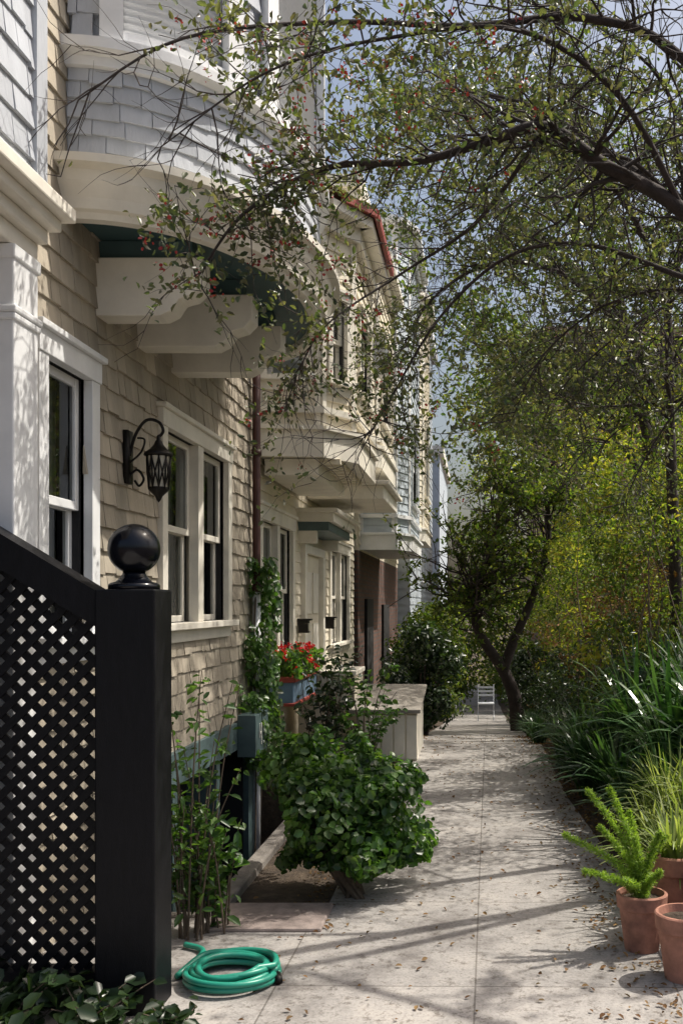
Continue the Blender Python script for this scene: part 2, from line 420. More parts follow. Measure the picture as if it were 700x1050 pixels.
def GB(u,w,z):
    u=min(max(u,0),cum[-1]-1e-6); i=int(np.searchsorted(cum,u,side='right'))-1; i=min(max(i,0),NT-1)
    f=(u-cum[i])/(cum[i+1]-cum[i]); x=pts[i][0]*(1-f)+pts[i+1][0]*f; y=pts[i][1]*(1-f)+pts[i+1][1]*f
    dx,dy=pts[i+1][0]-pts[i][0],pts[i+1][1]-pts[i][1]; l=math.hypot(dx,dy); return (x+dy/l*w,y-dx/l*w,z)
mb=MB(); TL=cum[-1]
wins=[(.22,.85),(1.15,2.2),(2.5,3.1)]
shingles(mb,GB,0.02,TL-.02,3.79,4.22,[],'shingle_grey',ex=.085)
shingles(mb,GB,0.02,TL-.02,4.34,6.2,[(a-.06,b+.06,4.3,6.25) for a,b in wins],'shingle_grey')
mb.obj('bay_shingles',H1)
mb=MB()
for a,b in wins:
    k=8
    for q in range(k):
        u0=a+(b-a)*q/k;u1=a+(b-a)*(q+1)/k
        mb.fbox(GB,u0,u1,-.0,.03,4.34,4.39,'trim_white'); 
        z=4.39
        while z<6.2:
            mb.add([GB(u0,-.028,z),GB(u1,-.028,z),GB(u1,-.010,z+.03),GB(u0,-.010,z+.03)],[(0,1,2,3)],'blind'); z+=.036
    for c in (a,b): mb.fbox(GB,c-.05,c+.05,0,.05,4.34,6.2,'trim_white')
mb.obj('bay_windows',H1)
mb=MB(); v=[(*bay(t,-.04),3.52) for t in T]; mb.add(v,[tuple(range(len(v)))],'soffit_green')
v=[(*bay(t,0),7.5) for t in T]; mb.add(v,[tuple(range(len(v)))],'trim_cream'); mb.obj('bay_soffit',H1)
mb=MB()
for yb,le in ((5.17,.56),(5.78,.68),(6.42,.72)):
    zt_=3.415
    prof=[(0,zt_),(le,zt_),(le,3.27),(le-.05,3.22),(le-.12,3.20),(le-.16,3.14),(le-.22,3.11),(0,3.11)]
    vs=[(XW+.0+x,yb-.08,z) for x,z in prof]+[(XW+x,yb+.08,z) for x,z in prof]; n=len(prof)
    mb.add(vs,[tuple(range(n))[::-1],tuple(range(n,2*n))]+[(i,(i+1)%n,n+(i+1)%n,n+i) for i in range(n)],'trim_cream')
    mb.box(XW,XW+le-.06,yb-.04,yb+.04,zt_+.002,3.518,'soffit_green')
mb.obj('bay_brackets',H1,bevel=.006)
mb=MB()
mb.tube([(-1.93,8.5,7.4),(-1.93,8.5,1.75),(-1.93,8.5,1.7)],.035,'pipe_brown',10); mb.tube([(-1.93,8.5,1.71),(-1.93,8.5,.2),(-1.93,8.47,-1.1)],.037,'trim_white',10)
for z in (1.72,2.9,4): mb.tube([(-1.93,8.5,z),(-1.93,8.5,z+.05)],.045,'pipe_brown',10)
mb.obj('downspout',H1,smooth=True)

# wall lantern
LN=empty('wall_lantern'); mb=MB()
yl0=5.5
mb.box(-1.985,-1.96,yl0-.045,yl0+.045,2.28,2.58,'iron')
cx,cz=-1.80,2.31
mb.tube(spline([(-1.965,yl0,2.44),(-1.93,yl0,2.56),(-1.87,yl0,2.64),(-1.80,yl0,2.63),(-1.775,yl0,2.58),(-1.80,yl0,2.545)],6),.009,'iron',8)
mb.tube(spline([(-1.965,yl0,2.33),(-1.92,yl0,2.36),(-1.885,yl0,2.31),(-1.91,yl0,2.27),(-1.935,yl0,2.30)],6),.007,'iron',6)
mb.tube(spline([(-1.965,yl0,2.40),(-1.90,yl0,2.46),(-1.88,yl0,2.53),(-1.92,yl0,2.54)],6),.006,'iron',6)
mb.lathe((cx,yl0,0),[(.002,2.56),(.012,2.55),(.012,2.53),(.02,2.52),(.028,2.50),(.05,2.475),(.078,2.455),(.083,2.44),(.066,2.435)],'iron',12)
mb.lathe((cx,yl0,0),[(.062,2.435),(.05,2.26)],'lamp_glass',12)
mb.lathe((cx,yl0,0),[(.054,2.262),(.056,2.245),(.035,2.225),(.02,2.21),(.012,2.19),(.0,2.175)],'iron',12)
for k in range(10):
    a=k*math.pi/5
    mb.tube([(cx+.068*math.cos(a),yl0+.068*math.sin(a),2.44),(cx+.056*math.cos(a),yl0+.056*math.sin(a),2.25)],.005,'iron',5)
    for s in(1,-1): mb.tube([(cx+.068*math.cos(a),yl0+.068*math.sin(a),2.43),(cx+.063*math.cos(a+s*.31),yl0+.063*math.sin(a+s*.31),2.345),(cx+.056*math.cos(a+s*.63),yl0+.056*math.sin(a+s*.63),2.26)],.004,'iron',4)
mb.obj('lantern_body',LN,smooth=True)

# ------------------------------------------------------------ newel post + lattice
NP=empty('newel_post'); mb=MB()
mb.box(-1.48,-1.245,3.76,3.97,0,1.66,'black_paint'); 
mb.obj('shaft',NP,bevel=.008)
mb=MB(); mb.lathe((-1.362,3.865,1.66),[(.0,0),(.098,0),(.098,.018),(.088,.026),(.07,.03),(.055,.045),(.045,.06),(.04,.075)]+[(.1*math.sin(a),.16-.1*math.cos(a)) for a in np.linspace(.42,math.pi-.01,20)],'black_gloss',36)
mb.obj('ball_finial',NP,smooth=True)
LT=empty('lattice_panel'); mb=MB()
x0,x1=-2.5,-1.48; zt=lambda x:1.66-.01+(x1-x)*.6
mb.add([(x0,3.79,zt(x0)),(x1,3.79,zt(x1)),(x1,3.93,zt(x1)),(x0,3.93,zt(x0)),(x0,3.79,zt(x0)-.14),(x1,3.79,zt(x1)-.14),(x1,3.93,zt(x1)-.14),(x0,3.93,zt(x0)-.14)],
       [(0,1,2,3),(7,6,5,4),(4,5,1,0),(5,6,2,1),(6,7,3,2),(7,4,0,3)],'black_paint')
mb.box(x0,x1,3.81,3.91,.02,.16,'black_paint')
poly=[(x0,.16),(x1,.16),(x1,zt(x1)-.14),(x0,zt(x0)-.14)]
def clip(px,pz,dx,dz):
    t0,t1=-9,9
    for i in range(4):
        a=poly[i];b=poly[(i+1)%4]; nx_,nz_=-(b[1]-a[1]),(b[0]-a[0])
        num=nx_*(px-a[0])+nz_*(pz-a[1]); den=nx_*dx+nz_*dz
        if abs(den)<1e-9:
            if num<0: return None
        else:
            t=-num/den
            if den>0: t0=max(t0,t)
            else: t1=min(t1,t)
    return (t0,t1) if t1-t0>.02 else None
s2=math.sqrt(.5); w=.0155
for sg,yy in ((1,3.84),(-1,3.853)):
    for k in range(-40,60):
        px,pz=x0+k*.082,.8 ; dx,dz=s2,s2*sg
        r=clip(px,pz,dx,dz)
        if not r: continue
        a=(px+dx*r[0],pz+dz*r[0]); b=(px+dx*r[1],pz+dz*r[1]); nx_,nz_=-dz*w,dx*w
        q=[(a[0]+nx_,a[1]+nz_),(b[0]+nx_,b[1]+nz_),(b[0]-nx_,b[1]-nz_),(a[0]-nx_,a[1]-nz_)]
        mb.add([(x,yy,z) for x,z in q]+[(x,yy+.012,z) for x,z in q],[(0,1,2,3),(7,6,5,4),(0,4,5,1),(1,5,6,2),(2,6,7,3),(3,7,4,0)],'black_paint')
mb.obj('lattice_slats',LT)

# ------------------------------------------------------------ house 2 (cream clapboard)
H2=empty('cream_house'); X2=-2.05; F=xframe(X2)
h2=[(9.12,10.6,1.08,2.40),(11.35,12.5,.1,2.2),(13.4,15.2,1.05,2.35)]
mb=MB(); sheet_holes(mb,F,8.63,16,-1.5,6.7,[h2[0],h2[2]],'clap_cream'); mb.box(-8,-2.5,8.63,16,-1.5,6.7,'dark_inside')
clap(mb,F,8.63,16,-.2,6.6,[(h[0]-.05,h[1]+.05,h[2]-.05,h[3]+.05) for h in h2],'clap_cream')
mb.box(-8,-1.8,8.62,16.1,6.7,6.85,'trim_cream'); mb.box(-8,-1.85,8.62,16.1,6.55,6.7,'trim_cream')
mb.obj('walls',H2)
mb=MB(); window(mb,F,*h2[0],n=2,mull=.12,tw=.12); window(mb,F,*h2[2],n=2,mull=.12,tw=.12)
mb.fbox(F,11.2,11.35,-.01,.07,.05,2.3,'trim_cream'); mb.fbox(F,12.5,12.65,-.01,.07,.05,2.3,'trim_cream'); mb.fbox(F,11.35,12.5,-.01,.07,2.2,2.3,'trim_cream')
mb.fbox(F,11.35,12.5,-.03,.012,.05,2.2,'clap_cream')
for i in range(2):
    for j in range(3): mb.fbox(F,11.47+.52*i,11.85+.52*i,.012,.03,.25+.62*j,.75+.62*j,'trim_cream')
mb.fbox(F,11.0,12.9,0,.42,2.54,2.64,'trim_cream'); mb.fbox(F,11.05,12.85,.0,.36,2.44,2.54,'green_paint'); mb.fbox(F,10.95,12.95,0,.47,2.64,2.69,'trim_cream')
for yy in (11.1,12.8): mb.fbox(F,yy-.05,yy+.05,0,.22,2.3,2.44,'trim_cream')
mb.fbox(F,8.63,8.75,.0,.06,-.2,6.6,'trim_cream')
mb.fbox(F,11.3,12.6,0,.7,-.3,.06,'concrete_wall')
for yy in (11.02,12.95):
    mb.fbox(F,yy-.06,yy+.06,.03,.14,1.28,1.42,'iron'); mb.fbox(F,yy-.045,yy+.045,.045,.155,1.30,1.39,'lamp_glass'); mb.fbox(F,yy-.07,yy+.07,.02,.17,1.42,1.44,'iron')
mb.obj('windows_door',H2,bevel=.005)
def baybox(H,name,P,z0,z1,zw0,zw1,mat,wins,trim='trim_cream',blind=True,ex=.13):
    mb=MB()
    n=len(P)
    for i in range(n-1):
        Fr,L=frame(P[i],P[i+1]); ho=[(w[1],w[2],zw0,zw1) for w in wins if w[0]==i]
        sheet_holes(mb,Fr,0,L,z0,z1,ho,mat)
        clap(mb,Fr,.04,L-.04,z0,z1,[(a-.05,b+.05,c-.05,d+.05) for a,b,c,d in ho],mat,ex)
        mb.fbox(Fr,0,.05,-.01,.03,z0,z1,trim); mb.fbox(Fr,L-.05,L,-.01,.03,z0,z1,trim)
        for a,b,c,d in ho: window(mb,Fr,a,b,c,d,trim=trim,n=1,tw=.06,blind=blind)
        mb.fbox(Fr,-.02,L+.02,0,.06,z0-.03,z0+.22,trim)
        mb.fbox(Fr,-.03,L+.03,0,.10,z0+.22,z0+.26,trim)
        mb.fbox(Fr,-.03,L+.03,0,.07,zw0-.34,zw0-.28,trim)
        mb.fbox(Fr,-.02,L+.02,0,.08,z1-.14,z1,trim); mb.fbox(Fr,-.05,L+.06,0,.2,z1,z1+.09,trim)
    c=[(x,y,z0-.02) for x,y in P]; mb.add(c,[tuple(range(n))],trim); mb.add([(x,y,z1+.05) for x,y in P],[tuple(range(n))],trim)
    mb.obj(name,H); return mb
P2=[(-2.05,9.02),(-1.47,9.1),(-1.22,9.5),(-1.22,11.0),(-2.05,11.1)]
baybox(H2,'bay_window_front',P2,3.0,5.25,3.72,4.5,'clap_cream',[(0,.1,.46),(1,.13,.34),(2,.3,1.2)])
mb=MB(); mb.box(-2.0,-1.5,9.15,10.95,2.82,2.97,'trim_cream')
for i in range(9): mb.box(-2.0,-1.3+.0,9.2+.2*i,9.3+.2*i,2.93,2.975,'clap_cream')
Fr,L=frame((-1.27,9.05),(-1.0,9.42)); mb.fbox(Fr,0,L,0,.04,5.34,5.42,'red_trim'); Fr,L=frame((-1.0,9.42),(-1.0,11.1)); mb.fbox(Fr,0,L,0,.04,5.34,5.42,'red_trim')
Fr,L=frame((-2.05,8.8),(-1.35,8.86)); mb.fbox(Fr,0,L,0,.05,5.34,5.40,'red_trim')
mb.add([(-2.05,8.8,5.42),(-1.32,8.86,5.42),(-.98,9.42,5.42),(-.98,11.1,5.42),(-2.05,11.2,5.42),(-2.05,10,5.7)],[(0,1,5),(1,2,5),(2,3,5),(3,4,5)],'red_trim')
mb.obj('bay_roof',H2)
P3=[(-2.05,12.6),(-1.55,12.65),(-1.35,13.0),(-1.35,15.2),(-2.05,15.3)]
baybox(H2,'bay_window_rear',P3,3.45,6.2,4.1,5.3,'clap_cream',[(0,.08,.42),(2,.4,1.6)])
mb=MB(); mb.box(-2.03,-1.12,11.6,13.4,2.86,3.02,'trim_cream'); mb.box(-2.03,-1.05,11.5,13.5,3.02,3.07,'trim_cream'); mb.box(-1.5,-1.15,12.1,12.5,4.5,4.9,'white_metal'); mb.box(-2.03,-1.5,12.1,12.5,4.52,4.56,'trim_cream')
mb.obj('hood',H2,bevel=.01)
FB=empty('flower_box'); mb=MB()
mb.box(-2.0,-1.70,8.98,10.3,.68,.90,'blue_box'); mb.box(-2.01,-1.68,8.96,10.32,.88,.93,'red_trim'); mb.box(-2.01,-1.68,8.96,10.32,.66,.69,'red_trim'); mb.obj('box',FB,bevel=.006)
Pp=rng.uniform([-2.0,8.95,.92],[-1.64,10.35,1.14],size=(1500,3)); leaf_obj('flower_leaves',Pp,.055,'leaf_bush',FB,aspect=.8)
Pc=rng.uniform([-1.98,8.92,1.0],[-1.60,10.35,1.22],size=(34,3)); Pp=np.repeat(Pc,14,axis=0)+rng.normal(size=(34*14,3))*.018; leaf_obj('flowers',Pp,.028,'petal_red',FB,aspect=.9)

# ------------------------------------------------------------ house 3, 4, far
H3=empty('brick_house'); F=xframe(-1.98); mb=MB()
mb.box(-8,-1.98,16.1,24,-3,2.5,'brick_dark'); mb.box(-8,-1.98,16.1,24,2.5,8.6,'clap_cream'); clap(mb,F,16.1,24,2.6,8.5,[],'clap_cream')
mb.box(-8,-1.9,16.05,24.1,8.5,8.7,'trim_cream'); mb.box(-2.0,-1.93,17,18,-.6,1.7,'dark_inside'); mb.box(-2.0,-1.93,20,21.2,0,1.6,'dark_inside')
mb.obj('walls',H3)
baybox(H3,'bay_window',[(-1.98,16.4),(-1.4,16.4),(-1.2,16.9),(-1.2,19.5),(-1.98,19.6)],2.55,8.0,3.4,4.9,'clap_blue',[(0,.1,.5),(2,.5,1.9)],trim='trim_white')
baybox(H3,'bay_window_rear',[(-1.98,20.8),(-1.4,20.8),(-1.2,21.2),(-1.2,23.5),(-1.98,23.6)],3.0,8.2,4.0,5.6,'clap_cream',[(0,.1,.5),(2,.5,1.7)])
H4=empty('blue_house'); mb=MB(); mb.box(-9,-1.7,24.2,36,-4,10.5,'clap_blue'); F=xframe(-1.7); clap(mb,F,24.2,36,-2,10.4,[],'clap_blue',ex=.2)
Fr,L=frame((-9,24.2),(-1.7,24.2)); clap(mb,Fr,0,L,-2,10.4,[],'clap_blue',ex=.2)
for z in (-.5,2.3,5.1,7.8): 
    for y in (25.5,28.5,31.5): window(mb,F,y,y+1.1,z,z+1.6,trim='trim_white',n=1)
mb.box(-9,-1.5,24,36.2,10.5,10.8,'trim_white'); mb.obj('walls',H4)
mb=MB(); mb.box(-10,-1.9,48,60,-4,9,'clap_blue'); 
for i in range(4):
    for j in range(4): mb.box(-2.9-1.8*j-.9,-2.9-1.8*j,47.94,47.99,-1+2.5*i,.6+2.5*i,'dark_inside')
mb.box(-10.2,-1.7,47.8,60,9,9.4,'trim_cream')
mb.obj('far_apartment_building')
mb=MB(); mb.box(2.2,16,31,44,-2,10,'brick_far')
for i in range(4):
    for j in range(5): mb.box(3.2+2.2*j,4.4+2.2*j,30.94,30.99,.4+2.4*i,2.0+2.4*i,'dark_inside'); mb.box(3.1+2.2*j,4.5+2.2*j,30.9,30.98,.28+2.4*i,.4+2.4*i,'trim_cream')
mb.box(2,16.2,30.8,44.2,10,10.4,'brick_far'); mb.obj('brick_apartment_building')

# cabinets by path
mb=MB(); CB=empty('bin_cabinet')
mb.box(-1.25,-.62,9.9,10.0,0,.50,'clap_cream'); mb.box(-1.25,-.62,10.0,11.0,0,.56,'trim_cream')
mb.add([(-1.32,9.82,.50),(-.58,9.82,.50),(-.58,11.05,.66),(-1.32,11.05,.66),(-1.32,9.82,.54),(-.58,9.82,.54),(-.58,11.05,.70),(-1.32,11.05,.70)],[(3,2,1,0),(4,5,6,7),(0,1,5,4),(1,2,6,5),(2,3,7,6),(3,0,4,7)],'concrete_wall')
for i in range(5): mb.box(-1.23+.125*i,-1.12+.125*i,9.885,9.9,.03,.48,'trim_cream')
mb.box(-1.9,-1.3,10.3,11.0,0,.85,'clap_cream'); mb.box(-1.95,-1.28,10.25,11.05,.85,.9,'trim_cream')
mb.obj('cabinet',CB,bevel=.008)

# chair
CH=empty('folding_chair'); mb=MB(); cy=25; z0=base(cy)+.012; cx=.2
mb.box(cx-.2,cx+.2,cy-.2,cy+.2,z0+.44,z0+.47,'white_metal'); 
for z in (.62,.72,.82): mb.box(cx-.19,cx+.19,cy+.2,cy+.225,z0+z,z0+z+.05,'white_metal')
for sx in(-.2,.2):
    mb.tube([(cx+sx,cy+.25,z0),(cx+sx,cy-.18,z0+.46)],.014,'white_metal'); mb.tube([(cx+sx,cy-.25,z0),(cx+sx,cy+.14,z0+.46),(cx+sx,cy+.24,z0+.92)],.014,'white_metal')
mb.obj('chair_frame',CH)

# ------------------------------------------------------------ hose, pots
mb=MB(); pts=[]
for i in range(260):
    t=i/259; a=t*2*math.pi*6.3; r=.19-.028*((i//41)%3)+.008*math.sin(a*.37); pts.append((-1.04+r*math.cos(a)+.012*math.sin(a*.63),4.12+r*.95*math.sin(a)+.012*math.cos(a*.41),.03+.052*t+.008*math.sin(a*1.7)))
pts+= [tuple(p) for p in spline([pts[-1],(-1.2,4.25,.07),(-1.27,4.12,.03),(-1.24,4.4,.03),(-1.35,4.5,.03)],10)[1:]]
mb.tube(pts,.0135,'hose_green',8); mb.tube([pts[0],(pts[0][0]+.02,pts[0][1]-.07,.03)],.017,'iron',8); mb.obj('garden_hose',smooth=True)
def pot(name,x,y,z,r,h):
    mb=MB(); mb.lathe((x,y,z),[(0,0),(r*.68,0),(r*.9,h*.72),(r*.92,h*.74),(r,h*.76),(r*1.03,h*.98),(r*.98,h),(r*.9,h),(r*.86,h*.88),(0,h*.88)],'terracotta',40)
    mb.lathe((x,y,z),[(0,h*.885),(r*.85,h*.885)],'soil'); return mb.obj(name,smooth=False,bevel=0)
pot('terracotta_pot',.755,4.5,.012,.115,.26); pot('terracotta_pot',.88,4.15,.012,.125,.28); pot('terracotta_pot',.96,4.75,.03,.13,.36); pot('terracotta_pot',1.18,4.5,.09,.14,.3)
AF=empty('foxtail_fern'); mb=MB(); P=[];U=[]
for ex,ey,ez,ll in ((-.36,-.05,.30,1),(-.24,.05,.48,1),(-.15,.0,.50,1),(-.05,.05,.38,1),(-.28,-.15,.16,1),(.08,-.02,.30,1),(-.05,-.1,.3,1),(.12,.1,.25,1),(-.18,.1,.3,1),(-.1,-.16,.12,1),(.06,-.14,.15,1)):
    o=Vector((.755,4.5,.25)); sp=spline([o,o+Vector((ex*.35,ey*.4,ez*.55)),o+Vector((ex,ey,ez))],14); mb.tube(sp,.003,'leaf_fern',4)
    for i,p in enumerate(sp):
        t=i/len(sp)
        if t<.12: continue
        for _ in range(34):
            d=unit(rng.normal(size=(1,3)))[0]; rr=.035*(1-t*.55); P.append(np.array(p)+d*rr*rng.uniform(.3,1)); U.append(d*1.0+np.array([0,0,.4]))
mb.obj('stems',AF); leaf_obj('needles',P,.024,'leaf_fern',AF,U=U,aspect=.16,fold=.0)
def straps(name,centers,nl,L,W,mat,lift=1.0):
    vs=[];fs=[]
    for c in centers:
        for _ in range(nl):
            a=random.uniform(0,2*math.pi); l=L*random.uniform(.6,1.15); out=random.uniform(.25,1.0); w=W*random.uniform(.7,1.2)
            d=Vector((math.cos(a),math.sin(a),0)); side=Vector((-d.y,d.x,0)); o=Vector(c)+d*random.uniform(0,.06)+side*random.uniform(-.05,.05); k=len(vs); n=7
            tw=random.uniform(-.5,.5)
            for i in range(n+1):
                t=i/n; hz=lift*l*(1.25*t-.95*out*t*t); p=o+d*(l*out*.85*t**1.3)+Vector((0,0,hz)); ww=w*(1-t**2.5)*(.7+.6*min(t*3,1))*.5+.001
                s=(side+Vector((0,0,tw*t))).normalized(); vs+=[p-s*ww,p+s*ww-Vector((0,0,.0))]
            for i in range(n): q=k+2*i; fs.append((q,q+1,q+3,q+2))
    mb=MB(); mb.add(vs,fs,mat); o=mb.obj(name); return o
def G0(x,y,dz=0): return (x,y,gz(x,y)+dz)
for q in range(12):
    cs=[]
    for _ in range(4):
        y=random.uniform(5.9,9.8); x=random.uniform(1.0,1.9)-(.12 if y>7.5 else 0); cs.append(G0(x,y,random.uniform(-.02,.2)))
    straps('agapanthus_plant',cs,75,.66,.028,'leaf_strap',.95)
straps('agapanthus_plant',[G0(x,y,.2) for x,y in ((1.6,6.4),(1.9,6.8),(2.2,7.4),(1.7,7.3),(1.5,6.0),(2.0,6.2),(1.35,6.7),(1.6,8.2),(1.3,7.8),(1.8,7.8))],110,.95,.032,'leaf_strap',1.05)
straps('spider_plant',[G0(1.02,5.0,.08),G0(1.15,5.25,.14),G0(1.0,5.45,.05),G0(1.3,5.5,.2),G0(1.12,5.7,.2)],150,.52,.013,'leaf_stripe')
straps('spider_plant',[(.96,4.75,.36),(1.18,4.5,.36)],90,.25,.012,'leaf_stripe')
straps('ground_lily',[G0(random.uniform(.68,1.3),random.uniform(9,20),0) for _ in range(44)],60,.42,.022,'leaf_strap')

# ------------------------------------------------------------ bush by the path
BU=empty('ivy_bush'); P=[];N=[]; core=MB()
BL=[((-.84,5.38,.56),.27,1400),((-.58,5.33,.50),.24,1200),((-1.04,5.55,.60),.22,900),((-.52,5.5,.62),.19,850),((-.75,5.6,.66),.22,850),((-.60,5.2,.27),.21,950),((-.46,5.35,.30),.18,650),((-.82,5.13,.46),.17,420),((-.48,5.6,.3),.22,550),((-1.14,5.6,.74),.13,260),((-1.0,5.8,.66),.2,500),((-.9,5.4,.3),.16,300)]
for _ in range(34):
    a=random.uniform(0,6.28); rr=random.uniform(.2,.40); BL.append(((-.75+rr*math.cos(a)*1.0,5.4+rr*math.sin(a)*.6,random.uniform(.15,.86)),random.uniform(.04,.11),90))
for c,r,n in BL:
    p,d=clump_pts(c,r,int(n*1.1),.9); P.append(p);N.append(d+np.array([0,-.1,.5]))
P=np.concatenate(P);N=np.concatenate(N); P+=.04*np.sin(P*15)
leaf_obj('foliage',P,.046,'leaf_bush',BU,N=N,spread=.7,aspect=.85,fold=.1)
for i in range(14):
    x=-.76+random.uniform(-.3,.3); core.tube(spline([(-.66+random.uniform(-.06,.06),5.3+random.uniform(-.06,.06),0),(-.69+(x+.69)*.4,5.32,.2),(x,5.35+random.uniform(-.15,.15),.6)],4),[.014]*9,'bark',6)
core.obj('stems',BU)
def sprig_plant(name,root,n,h,spread,leaf,mat,per=16,asp=.5,lean=(0,0)):
    E=empty(name); mb=MB(); P=[];U=[]
    for i in range(n):
        a=random.uniform(0,6.28); s=spread*random.uniform(.3,1); hh=h*random.uniform(.5,1); o=Vector(root)+Vector((random.uniform(-.06,.06),random.uniform(-.06,.06),0))
        e=o+Vector((math.cos(a)*s+lean[0],math.sin(a)*s+lean[1],hh)); m=(o+e)/2+Vector((math.cos(a)*-.1*s,0,hh*.12))
        sp=spline([o,m,e],8); mb.tube(sp,[.006*(1-.7*k/16) for k in range(len(sp))],'bark',5,False)
        for k in range(per):
            t=random.uniform(.2,1); p=sp[int(t*(len(sp)-1))]; d=rng.normal(size=3); d[2]*=.5; d/=np.linalg.norm(d); P.append(np.array(p)+d*leaf*.65); U.append(d)
    mb.obj('stems',E); leaf_obj('leaves',P,leaf,mat,E,U=U,aspect=asp,N=np.tile([0,-.2,1.],(len(P),1)),spread=.5)
sprig_plant('climbing_shrub',(-1.36,4.65,0),15,1.3,.28,.06,'leaf_bush',26,.45,(-.0,.05))
sprig_plant('climbing_shrub',(-1.28,4.75,0),12,.75,.24,.065,'leaf_bush',24,.5)
sprig_plant('groundcover_plant',(-1.75,3.62,0),16,.22,.28,.07,'leaf_dark',14,.75)
sprig_plant('groundcover_plant',(-1.4,3.60,0),14,.2,.24,.065,'leaf_dark',13,.75)
sprig_plant('groundcover_plant',(-1.15,3.62,0),8,.14,.18,.05,'leaf_dark',12,.7)
sprig_plant('rose_shrub',(-1.45,9.3,0),22,1.4,.55,.07,'leaf_dark',30,.6)
sprig_plant('rose_shrub',(-1.05,9.2,0),16,1.1,.4,.07,'leaf_bush',26,.6)
sprig_plant('rose_shrub',(-1.1,7.9,-.1),16,.7,.35,.06,'leaf_dark',26,.7)
VN=empty('wall_vine'); P=rng.uniform([-1.97,8.05,.2],[-1.75,8.85,2.0],size=(3400,3)); k=(np.sin(P[:,2]*7+P[:,1]*9)>-.5)&(np.abs(P[:,1]-8.47-.12*np.sin(P[:,2]*5))<.3*(2.15-P[:,2])**.5); leaf_obj('vine_leaves',P[k],.06,'leaf_bush',VN,N=np.tile([1,-.5,.5],(k.sum(),1)),spread=.5,aspect=.8)
mb=MB()
for i in range(5): mb.tube(spline([(-1.93,8.4+.06*i,-1.1),(-1.92,8.45+.05*i,.4),(-1.93,8.4+.08*i,1.2),(-1.93,8.5,1.8)],5),.008,'bark',5)
mb.obj('vine_stems',VN)
def shrub(name,c,r,n,mat,leaf=.06,lumps=8,flat=1.0):
    E=empty(name); P=[];N=[]
    for i in range(lumps):
        d=unit(rng.normal(size=(1,3)))[0]*np.array([r*.5,r*.5,r*.7*flat]); p,dd=clump_pts(np.array(c)+d,r*random.uniform(.35,.6),n//lumps,.9); P.append(p);N.append(dd)
    P=np.concatenate(P);N=np.concatenate(N); leaf_obj('foliage',P,leaf,mat,E,N=N+np.array([0,0,.5]),spread=.6,aspect=.6)
    mb=MB(); g=gz(c[0],c[1])
    for i in range(6): mb.tube([(c[0]+random.uniform(-.05,.05),c[1],g),(c[0]+random.uniform(-r,r)*.5,c[1]+random.uniform(-r,r)*.4,c[2]+r*.3)],[.03,.01],'bark_dark',6)
    mb.obj('stems',E)
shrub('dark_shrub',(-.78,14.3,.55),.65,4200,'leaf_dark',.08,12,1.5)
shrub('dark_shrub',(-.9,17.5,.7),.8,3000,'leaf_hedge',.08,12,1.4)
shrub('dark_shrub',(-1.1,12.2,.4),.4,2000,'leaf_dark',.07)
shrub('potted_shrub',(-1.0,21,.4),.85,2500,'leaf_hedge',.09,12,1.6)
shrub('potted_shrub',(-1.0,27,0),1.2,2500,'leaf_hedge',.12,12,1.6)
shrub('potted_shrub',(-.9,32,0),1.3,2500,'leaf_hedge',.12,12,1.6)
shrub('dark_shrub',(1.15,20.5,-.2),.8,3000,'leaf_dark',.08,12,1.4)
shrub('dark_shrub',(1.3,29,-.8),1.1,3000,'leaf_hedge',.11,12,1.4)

# ------------------------------------------------------------ right side hedge masses
def region(name,mat,ncl,gen,leaf,per,rr,asp=.5,flat=.75):
    P=[];N=[]
    for i in range(ncl):
        c,sc=gen(); r=random.uniform(*rr)*sc; p,d=clump_pts(c,r,per,flat); P.append(p);N.append(d)
    P=np.concatenate(P);N=np.concatenate(N)
    leaf_obj(name,P,leaf,mat,None,N=N*.5+np.array([0,0,.6]),spread=.7,aspect=asp)
def g_low():
    y=random.uniform(8,28); x=random.uniform(1.0 if y<10 else .85,2.4); return (x,y,gz(x,y)+random.uniform(.1,1.1)),1
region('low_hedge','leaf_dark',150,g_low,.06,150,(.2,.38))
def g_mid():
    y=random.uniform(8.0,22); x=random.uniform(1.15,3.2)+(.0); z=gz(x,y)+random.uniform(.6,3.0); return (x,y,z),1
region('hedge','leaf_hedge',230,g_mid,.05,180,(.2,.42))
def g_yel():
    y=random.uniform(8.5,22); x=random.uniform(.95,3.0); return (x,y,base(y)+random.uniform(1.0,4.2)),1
region('sunlit_tone_hedge','leaf_yellow',125,g_yel,.055,140,(.15,.36))  # yellow-green foliage; its bright leaf colour also stands in for sunlit edges
def g_dry():
    y=random.uniform(8.5,18); x=random.uniform(1.0,2.8); return (x,y,gz(x,y)+random.uniform(.4,2.2)),1
region('dry_brush','leaf_dry',50,g_dry,.05,90,(.2,.4))
def g_far():
    y=random.uniform(16,32); x=random.uniform(-.015*y,5.2); return (x,y,random.uniform(1.8,2.6+.22*y)),1.5
region('distant_trees','leaf_hedge',110,g_far,.10,150,(.35,.75))
region('distant_trees','leaf_yellow',60,g_far,.09,140,(.3,.6))
def g_end():
    y=random.uniform(34,46); x=random.uniform(-1.4,6); return (x,y,random.uniform(-2,1.8)),2
region('distant_trees','leaf_hedge',45,g_end,.16,200,(.4,.8))
region('distant_trees','leaf_yellow',25,g_end,.16,200,(.4,.8))
mb=MB()
for i in range(230):
    y=random.uniform(7.8,18); x=random.uniform(1.2,3); o=Vector(G0(x,y,random.uniform(0,.6))); e=o+Vector((random.uniform(-.7,.5),random.uniform(-.6,.6),random.uniform(.6,2.2)))
    m=(o+e)/2+Vector(rng.normal(size=3))*.15; sp=spline([o,m,e],4); mb.tube(sp,[.009-.0009*k for k in range(len(sp))],'bark',4,False)
mb.obj('brushwood')

